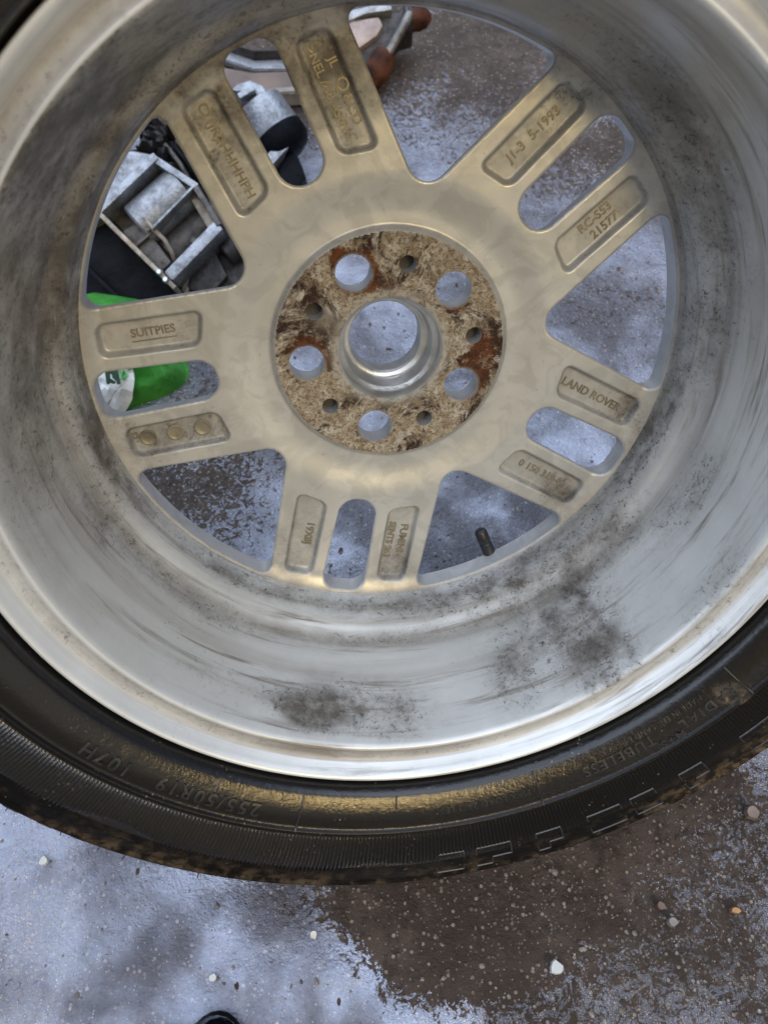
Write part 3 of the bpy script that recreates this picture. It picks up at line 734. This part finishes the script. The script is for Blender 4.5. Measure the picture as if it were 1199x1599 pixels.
# big gearbox casting seen through the left window
P = frame(240, 340, 1.02); t_ = root('gearbox_housing', 'wet cast aluminium gearbox housing with ribs behind the left window of the wheel', 'engine part', G(240, 340))
A_, B_, B2, C_, D_ = (157, 333), (243, 246), (306, 290), (341, 352), (272, 447)
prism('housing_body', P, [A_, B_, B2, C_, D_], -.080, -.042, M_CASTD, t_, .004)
prism('rim_wall', P, band((154, 331), (245, 244), 13), -.06, .004, M_CAST, t_, .002)
prism('rim_wall', P, band((240, 247), (308, 292), 11), -.06, .002, M_CAST, t_, .002)
prism('end_wall', P, band((250, 262), (303, 297), 17), -.06, -.014, M_SAND, t_, .002)
prism('rim_wall', P, band((304, 290), (343, 352), 9), -.06, .002, M_CASTD, t_, .002)
prism('end_wall', P, band((302, 302), (330, 350), 16), -.06, -.012, M_SAND, t_, .002)
prism('rim_wall', P, band((342, 350), (262, 432), 20), -.06, .000, M_CAST, t_, .004)
prism('mating_edge', P, band((154, 332), (276, 452), 7), -.05, .008, M_SAND, t_, .0015)
prism('rib', P, band((238, 358), (303, 292), 4), -.06, .003, M_CAST, t_, .001)
prism('rib', P, band((207, 378), (238, 352), 5), -.06, -.012, M_CASTD, t_, .001)
a0, a1 = P(206, 342, -.030), P(279, 278, -.030)
rod_part('bearing_bore', a0, a1, [(0, .018), (.0005, .027), (.003, .0295), (.076, .0300), (.078, .025)], M_CAST, t_)
a0, a1 = P(250, 380, -.052), P(322, 315, -.052)
rod_part('bearing_bore', a0, a1, [(0, .016), (.001, .024), (.075, .025)], M_CASTD, t_)
# curved lip of the bore
vs = []; 
pts = [P(204, 334, -.012), P(214, 336, -.008), P(228, 343, -.006), P(240, 357, -.008), P(254, 370, -.012), P(262, 385, -.018), P(265, 398, -.026)]
v_, f_ = tube(pts, .0028, 10); o = mk('bore_lip', v_, f_, M_SAND); o.parent = t_; o.matrix_parent_inverse = t_.matrix_world.inverted()
prism('web', P, [(182, 352), (206, 338), (240, 372), (262, 402), (240, 420)], -.06, -.020, M_CASTD, t_, .003)
prism('outer_flange', P, [(128, 300), (196, 226), (240, 234), (246, 246), (156, 333), (120, 350)], -.070, -.012, M_CAST, t_, .006, 3)
for (u, v) in ((250, 330), (228, 352), (300, 372)):
    rod_part('oil_plug', P(u, v, -.02), P(u, v, .0), [(0, .006), (.010, .006), (.012, .004)], M_CASTD, t_, 6)
for (u, v) in ((262, 440), (252, 428)):
    rod_part('bolt', P(u, v, .004), P(u, v, .012), [(0, .0045), (.006, .0045), (.008, .003)], M_CUT, t_, 6)
# black tray below the housing
P = frame(200, 430, 1.04); t_ = root('black_tray', 'wet black plastic tray lying under the cast housing, left of the wheel hub', 'tray', G(200, 430))
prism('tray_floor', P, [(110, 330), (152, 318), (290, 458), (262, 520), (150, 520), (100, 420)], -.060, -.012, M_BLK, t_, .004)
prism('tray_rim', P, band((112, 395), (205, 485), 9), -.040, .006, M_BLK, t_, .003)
# dark oily steel parts right of the casting
P = frame(330, 400, 1.06); t_ = root('brake_caliper', 'dark oily brake caliper lying beside the cast housing', 'car part', G(340, 400))
prism('caliper_body', P, [(300, 300), (352, 330), (400, 420), (372, 470), (270, 470), (262, 430), (340, 350)], -.060, -.010, M_OILY, t_, .008, 3)
prism('bracket', P, [(300, 395), (330, 380), (356, 432), (330, 462), (290, 452)], -.03, .004, M_OILY, t_, .003)
rod_part('piston', P(352, 400, .0), P(372, 384, .0), [(0, .012), (.003, .015), (.02, .015), (.022, .01)], M_OILY, t_)
rod_part('bolt', P(292, 424, .006), P(303, 420, .008), [(0, .007), (.009, .007), (.011, .004)], M_CAST, t_, 6)
prism('lug', P, band((300, 418), (288, 462), 11), -.02, .004, M_SAND, t_, .002)
# scrap behind the casting (top left of that window)
P = frame(260, 230, 1.16); t_ = root('crumpled_heat_shield', 'crumpled dark wet metal shield behind the cast housing', 'metal scrap', G(260, 230))
n = 22; vs = []; fs = []
for i in range(n):
    for j in range(n):
        u = 205 + 125 * i / (n - 1); v = 175 + 115 * j / (n - 1)
        h = .05 * noise.noise(Vector((u * .045, v * .045, 1.5))) + .02 * noise.noise(Vector((u * .15, v * .15, 4)))
        vs.append(P(u + 8 * noise.noise(Vector((u * .05, v * .05, 9))), v, -.02 + h))
for w_ in (0,):
    for i in range(n - 1):
        for j in range(n - 1): fs.append((i * n + j, (i + 1) * n + j, (i + 1) * n + j + 1, i * n + j + 1))
o = mk('shield_sheet', vs, fs, M_OILY, smooth=False); o.parent = t_; o.matrix_parent_inverse = t_.matrix_world.inverted()
md = o.modifiers.new('thick', 'SOLIDIFY'); md.thickness = .003
for k in range(4):
    v_, f_ = tube([P(262 + k * 9, 232 - k * 3, .012), P(285 + k * 10, 262 - k * 4, .018), P(308 + k * 9, 300 - k * 6, .008)], .0034, 10)
    o = mk('hose', v_, f_, M_BLK if k % 2 else M_CASTD); o.parent = t_; o.matrix_parent_inverse = t_.matrix_world.inverted()
# starter motor seen through the top slot
P = frame(425, 190, 1.17); t_ = root('starter_motor', 'silver starter motor with a flanged nose behind the top slot of the wheel', 'engine part', G(425, 200))
rod_part('motor_body', P(402, 160, 0), P(446, 226, -.01), [(0, .028), (.004, .034), (.03, .036), (.05, .037), (.053, .033)], M_CAST, t_)
rod_part('motor_end', P(430, 204, -.008), P(450, 232, -.012), [(0, .037), (.002, .040), (.022, .040), (.032, .034), (.04, .018)], M_BLK, t_)
prism('nose_flange', P, [(366, 158), (376, 148), (396, 142), (414, 150), (428, 168), (436, 188), (430, 192), (416, 172), (400, 160), (386, 160)], -.004, .030, M_CAST, t_, .003)
prism('terminal_lug', P, band((380, 172), (404, 158), 9), .024, .040, M_CAST, t_, .002)
prism('mount_arm', P, band((420, 262), (452, 226), 18), -.03, .018, M_CAST, t_, .003)
prism('plug_housing', P, [(436, 262), (452, 236), (466, 246), (478, 276), (464, 300), (436, 290)], -.05, .004, M_BLK, t_, .004)
# steel ramp and brown board at the far end
def gslab(name, pix, h0, h1, mat, parent=None, bev=.002):
    pts = [G(u, v) for u, v in pix]; n = len(pts)
    bm = bmesh.new(); lo = [bm.verts.new((p.x, p.y, h0)) for p in pts]; hi = [bm.verts.new((p.x, p.y, h1)) for p in pts]
    bm.faces.new(hi); bm.faces.new(lo[::-1])
    for i in range(n): bm.faces.new((lo[i], lo[(i + 1) % n], hi[(i + 1) % n], hi[i]))
    bmesh.ops.recalc_face_normals(bm, faces=bm.faces)
    bmesh.ops.bevel(bm, geom=list(bm.edges), offset=bev, segments=2, affect='EDGES', clamp_overlap=True)
    me = bpy.data.meshes.new(name); bm.to_mesh(me); bm.free(); me.materials.append(mat)
    o = bpy.data.objects.new(name, me); C.objects.link(o)
    if parent is not None: o.parent = parent; o.matrix_parent_inverse = parent.matrix_world.inverted()
    return o
t_ = root('metal_channel', 'thin grey metal channel lying above the brown board in the top slot', 'metal strip', G(400, 105))
pix = [(330, 76), (362, 90), (400, 103), (470, 100), (520, 96), (520, 112), (470, 117), (396, 118), (352, 102), (322, 88)]
gslab('channel_base', pix, -.002, .010, M_CAST, t_)
gslab('channel_lip', [(330, 74), (362, 88), (400, 100), (470, 97), (520, 94), (520, 97), (470, 100), (399, 103), (360, 91), (329, 77)], -.002, .024, M_OILY, t_, .001)
t_ = root('brown_board', 'muddy brown board lying flat beyond the starter motor', 'board', G(400, 135))
M_BRD = simple('muddy_board', (.135, .095, .075), .55, 0, .45, 14, .002, 120)
gslab('board', [(330, 112), (396, 124), (500, 120), (520, 158), (440, 162), (335, 168)], -.003, .012, M_BRD, t_)
gslab('board_edge', [(420, 158), (520, 150), (520, 160), (420, 167)], -.002, .022, simple('weathered_batten', (.21, .18, .15), .6, 0, .3), t_)
# hand tool with rusty knobs at the top
P = frame(610, 70, 1.30); t_ = root('screw_clamp', 'old steel screw clamp with two rusty round handles at the top of the wheel opening', 'tool', G(610, 70))
M_RH = simple('rusty_handle', (.055, .019, .010), .6, .0, .7, 40, .0015, spec=.15)
M_TS = simple('grey_worn_steel', (.15, .145, .14), .38, .6, .4, 50, .0008)
rod_part('handle_knob', P(604, 84, .010), P(574, 146, .0), [(0, .010), (.004, .016), (.018, .0205), (.036, .0205), (.056, .014), (.062, .005)], M_RH, t_)
rod_part('spindle', P(597, 108, .016), P(640, 34, .022), [(0, .0068), (.06, .0068), (.085, .0078), (.088, .006)], M_TS, t_)
rod_part('handle_knob', P(640, 30, .0), P(676, 26, .0), [(0, .012), (.003, .018), (.014, .019), (.026, .015), (.034, .005)], M_RH, t_)
rod_part('collar', P(632, 32, .0), P(650, 29, .0), [(0, .016), (.001, .021), (.006, .0215), (.008, .018), (.012, .019)], M_OILY, t_)
prism('clamp_body', P, [(520, 52), (558, 26), (595, 14), (640, 12), (646, 45), (622, 52), (600, 90), (570, 100), (520, 96)], -.055, -.008, M_OILY, t_, .006, 3)
prism('clamp_plate', P, [(516, 60), (545, 35), (592, 28), (598, 42), (588, 58), (560, 78), (516, 92)], -.03, .004, simple('pink_grey_plate', (.30, .24, .22), .45, .2, .3), t_, .004)
prism('clamp_jaw', P, [(516, 42), (540, 22), (580, 12), (612, 12), (612, 20), (570, 26), (530, 44), (516, 54)], -.02, .008, M_CAST, t_, .004)
# green sack with a white label
P = frame(165, 560, .985); t_ = root('green_sack', 'bright green woven sack with round white label, behind the left spokes of the wheel', 'sack', G(165, 560))
m = Mat('green_weave'); wv = m.n('ShaderNodeTexWave'); m.put(wv.inputs['Vector'], m.co()); wv.inputs['Scale'].default_value = 260; wv.inputs['Distortion'].default_value = 1.5
b = m.mix(m.mr(m.noise(30, 5), .35, .65), (.045, .33, .035), (.09, .50, .06)); b = m.mix(m.ma('MULTIPLY', wv.outputs['Fac'], .35), b, (.02, .16, .02))
m.set(base=b, rough=.5, normal=m.bump(m.ma('ADD', m.ma('MULTIPLY', wv.outputs['Fac'], .3), m.noise(60, 5)), .004)); M_GRN = m.m
def sack_w(u, v):
    a = (u - 165) / 112; b_ = (v - 556) / 112; q_ = a * a + b_ * b_
    return -.06 + .085 * math.sqrt(max(0, 1 - min(1, q_) ** 1.6)) + .006 * noise.noise(Vector((u * .04, v * .04, 0))) + .003 * noise.noise(Vector((u * .11, v * .11, 3)))
vs = []; fs = []; nr, na = 30, 72
for i in range(nr + 1):
    for j in range(na):
        t = 2 * PI * j / na; q_ = i / nr; k = q_ * (1 + .06 * math.sin(3 * t + 1) + .05 * math.sin(5 * t))
        u = 165 + 110 * k * math.cos(t); v = 556 + 110 * k * math.sin(t); vs.append(P(u, v, sack_w(165 + 110 * q_ * math.cos(t), 556 + 110 * q_ * math.sin(t))))
for i in range(nr):
    for j in range(na): fs.append((i * na + j, i * na + (j + 1) % na, (i + 1) * na + (j + 1) % na, (i + 1) * na + j))
base_i = nr * na; vs.append(P(165, 556, -.09)); ci = len(vs) - 1
for j in range(na): fs.append((base_i + (j + 1) % na, base_i + j, ci))
o = mk('sack_body', vs, fs, M_GRN); o.parent = t_; o.matrix_parent_inverse = t_.matrix_world.inverted()
def on_sack(name, polys, mat, lift=.0025):
    lift += .0035
    V_, F_ = [], []
    for poly in polys:
        base_ = len(V_)
        for (u, v) in poly: V_.append(P(u, v, sack_w(u, v) + lift))
        F_.append(tuple(range(base_, base_ + len(poly))))
    o = mk(name, V_, F_, mat, smooth=False); o.parent = t_; o.matrix_parent_inverse = t_.matrix_world.inverted(); return o
def disc_polys(u0, v0, r0_, rings=8, seg=40, ex=1.0):
    out = []
    for i in range(rings):
        for j in range(seg):
            q_ = []
            for (ii_, jj_) in ((i, j), (i + 1, j), (i + 1, j + 1), (i, j + 1)):
                rr_ = r0_ * ii_ / rings; t = 2 * PI * jj_ / seg; q_.append((u0 + rr_ * math.cos(t) * ex, v0 + rr_ * math.sin(t)))
            out.append(q_)
    return out
M_WL = simple('white_label', (.66, .70, .68), .45, 0, .08); M_DG = simple('dark_green_print', (.012, .075, .035), .5, 0, .5)
on_sack('label', disc_polys(156, 596, 62, ex=1.0), M_WL, .0012)
on_sack('label_square', [[(177, 577), (196, 578), (200, 605), (180, 606)]], M_DG, .0036)
on_sack('label_leaf', [[(199, 586), (204, 583), (206, 588), (211, 590), (207, 595), (205, 600), (201, 596)], [(205, 574), (212, 572), (216, 582), (210, 584)]], simple('leaf_print', (.05, .36, .06), .5), .0036)
Vt_, Ft_ = text_mesh('FLEX', 22, .2, .3); an = math.radians(47); V_ = []
for v in Vt_:
    u = 186 + v.x * math.cos(an) + v.y * math.sin(an) + 3; w_ = 622 - v.x * math.sin(an) + v.y * -math.cos(an) + 0
    V_.append(P(u, w_, sack_w(u, w_) + .0105))
o = mk('label_text', V_, Ft_, simple('red_print', (.30, .05, .04), .5, 0, .3), smooth=False); o.parent = t_; o.matrix_parent_inverse = t_.matrix_world.inverted()
on_sack('label_lines', [[(152 + k * 1.0, 606 - k * 9), (176, 584 - k * 9 + 5), (176.6, 585.2 - k * 9 + 5), (152.5 + k, 607.6 - k * 9)] for k in range(3)], simple('grey_print', (.12, .14, .13), .5), .0036)
# toe of a boot at the lower edge
p = G(342, 1606); bo = root('boot', 'black rubber boot toe just entering the picture at its bottom edge', 'boot', p + Vector((0, -.10, 0)))
vs = []; fs = []; n1, n2 = 24, 32
for i in range(n1 + 1):
    for j in range(n2):
        ph = PI / 2 * i / n1; t = 2 * PI * j / n2
        q_ = math.cos(ph) ** .7; yy = .098 * q_ * math.sin(t); vs.append((p.x + .040 * q_ * math.cos(t), p.y - .090 + yy, -.004 + .062 * math.sin(ph) ** .8 * (1 - .2 * (yy > 0) * yy / .1)))
for i in range(n1):
    for j in range(n2): fs.append((i * n2 + j, i * n2 + (j + 1) % n2, (i + 1) * n2 + (j + 1) % n2, (i + 1) * n2 + j))
o = mk('boot_upper', vs, fs, M_BLK); o.parent = bo; o.matrix_parent_inverse = bo.matrix_world.inverted()
vs2 = [(p.x + .044 * k * math.cos(t), p.y - .090 + .103 * k * math.sin(t), z) for (k, z) in ((.98, -.006), (1.0, .006), (.97, .012)) for t in np.linspace(0, 2 * PI, 40, endpoint=False)]
fs2 = [(i * 40 + j, i * 40 + (j + 1) % 40, (i + 1) * 40 + (j + 1) % 40, (i + 1) * 40 + j) for i in range(2) for j in range(40)]
o = mk('boot_sole', vs2, fs2, M_BLK); o.parent = bo; o.matrix_parent_inverse = bo.matrix_world.inverted()

# ------------------------------------------------------------------ chips and gravel
def flake(u, v, sz, mat, name, label, cat, thick=.0025, el=1.0, group=None):
    p = G(u, v); n = 9; a0 = rng.uniform(0, 6); pts = [(sz * rng.uniform(.7, 1.1) * math.cos(a0 + 2 * PI * i / n) * el, sz * rng.uniform(.7, 1.1) * math.sin(a0 + 2 * PI * i / n)) for i in range(n)]
    vs = [(p.x + x, p.y + y, .000) for x, y in pts] + [(p.x + x * .85, p.y + y * .85, thick) for x, y in pts]
    fs = [tuple(range(n, 2 * n))] + [(i, (i + 1) % n, (i + 1) % n + n, i + n) for i in range(n)]
    o = mk(name, vs, fs, mat, smooth=False); tag(o, label, cat, group); return o
M_WF = simple('white_flake', (.45, .47, .45), .4, 0, .05)
flake(69, 1344, .0045, M_WF, 'paint_flake', 'white paint flake on the wet ground at far left below the tyre', 'paint flake', group='white paint flakes')
flake(333, 1527, .0040, M_WF, 'paint_flake', 'white paint flake on the wet ground above the boot toe', 'paint flake', group='white paint flakes')
flake(868, 1511, .0068, M_WF, 'paint_flake', 'largest white paint flake, in the puddle at lower right', 'paint flake', group='white paint flakes')
flake(1048, 1440, .0048, simple('grey_pebble', (.22, .20, .19), .6), 'pebble', 'pale grey pebble right of the puddle', 'pebble', .006)
flake(1030, 1415, .0045, simple('reddish_pebble', (.13, .075, .06), .5), 'pebble', 'reddish brown pebble in the mud right of the puddle', 'pebble', .004)
flake(1146, 1422, .0030, simple('orange_chip', (.34, .17, .06), .45), 'wood_chip', 'small orange wood chip at the right edge', 'wood chip', .004, 1.8)
flake(1172, 1270, .0075, simple('brown_pebble', (.20, .15, .12), .5), 'pebble', 'round brown pebble beside the tyre at the right edge', 'pebble', .006)
flake(490, 1460, .004, simple('cream_chip', (.62, .58, .52), .45), 'stone_chip', 'cream stone chip in the water right of the white flake', 'stone chip', .003)
GM = Mat('gravel_chips'); gi = GM.attr('tone'); GM.set(base=GM.mix(gi, (.05, .036, .027), (.20, .17, .145)), rough=.38, spec=.6); 
V_, F_, T_ = [], [], []
ico = [(0, 0, 1), (.89, 0, .45), (.28, .85, .45), (-.72, .53, .45), (-.72, -.53, .45), (.28, -.85, .45), (.72, .53, -.45), (-.28, .85, -.45), (-.89, 0, -.45), (-.28, -.85, -.45), (.72, -.53, -.45), (0, 0, -1)]
icf = [(0, 1, 2), (0, 2, 3), (0, 3, 4), (0, 4, 5), (0, 5, 1), (1, 6, 2), (2, 7, 3), (3, 8, 4), (4, 9, 5), (5, 10, 1), (2, 6, 7), (3, 7, 8), (4, 8, 9), (5, 9, 10), (1, 10, 6), (6, 11, 7), (7, 11, 8), (8, 11, 9), (9, 11, 10), (10, 11, 6)]
ico = np.array(ico)
for k in range(5200):
    if k < 2300: u, v = rng.uniform(-20, 1220), rng.uniform(1180, 1620)
    else: u, v = rng.uniform(120, 1080), rng.uniform(30, 900)
    p = G(u, v)
    dens = .35 + .65 * (noise.noise(Vector((p.x * 9, p.y * 9, 5))) > -.05)
    if k < 2300: dens *= .22 + .78 * smst(u + (v - 1400) * .2, 560, 900)
    if rng.random() > dens: continue
    s_ = rng.lognormal(math.log(.00085), .45); s_ = min(s_, .0030)
    sc_ = np.array([s_ * rng.uniform(.7, 1.5), s_ * rng.uniform(.7, 1.5), s_ * rng.uniform(.35, .8)]); a = rng.uniform(0, 6.28); c_, s__ = math.cos(a), math.sin(a)
    q_ = ico * sc_ * rng.uniform(.75, 1.2, (12, 1)); q_ = np.c_[q_[:, 0] * c_ - q_[:, 1] * s__, q_[:, 0] * s__ + q_[:, 1] * c_, q_[:, 2]]
    zb = -.004 + .0035 * noise.noise(Vector((p.x * 6, p.y * 6, 0))) + .0016 * noise.noise(Vector((p.x * 30, p.y * 30, 0)))
    o_ = len(V_); V_ += (q_ + np.array([p.x, p.y, zb + sc_[2] * .3])).tolist(); F_ += [tuple(i + o_ for i in f) for f in icf]; T_ += [float(rng.beta(1.1, 2.2) if rng.random() < .85 else 1.3)] * 12
gr = mk('gravel', V_, F_, GM.m, smooth=False); kind(gr, 'stuff'); addattr(gr, 'tone', np.clip(T_, 0, 1.0))
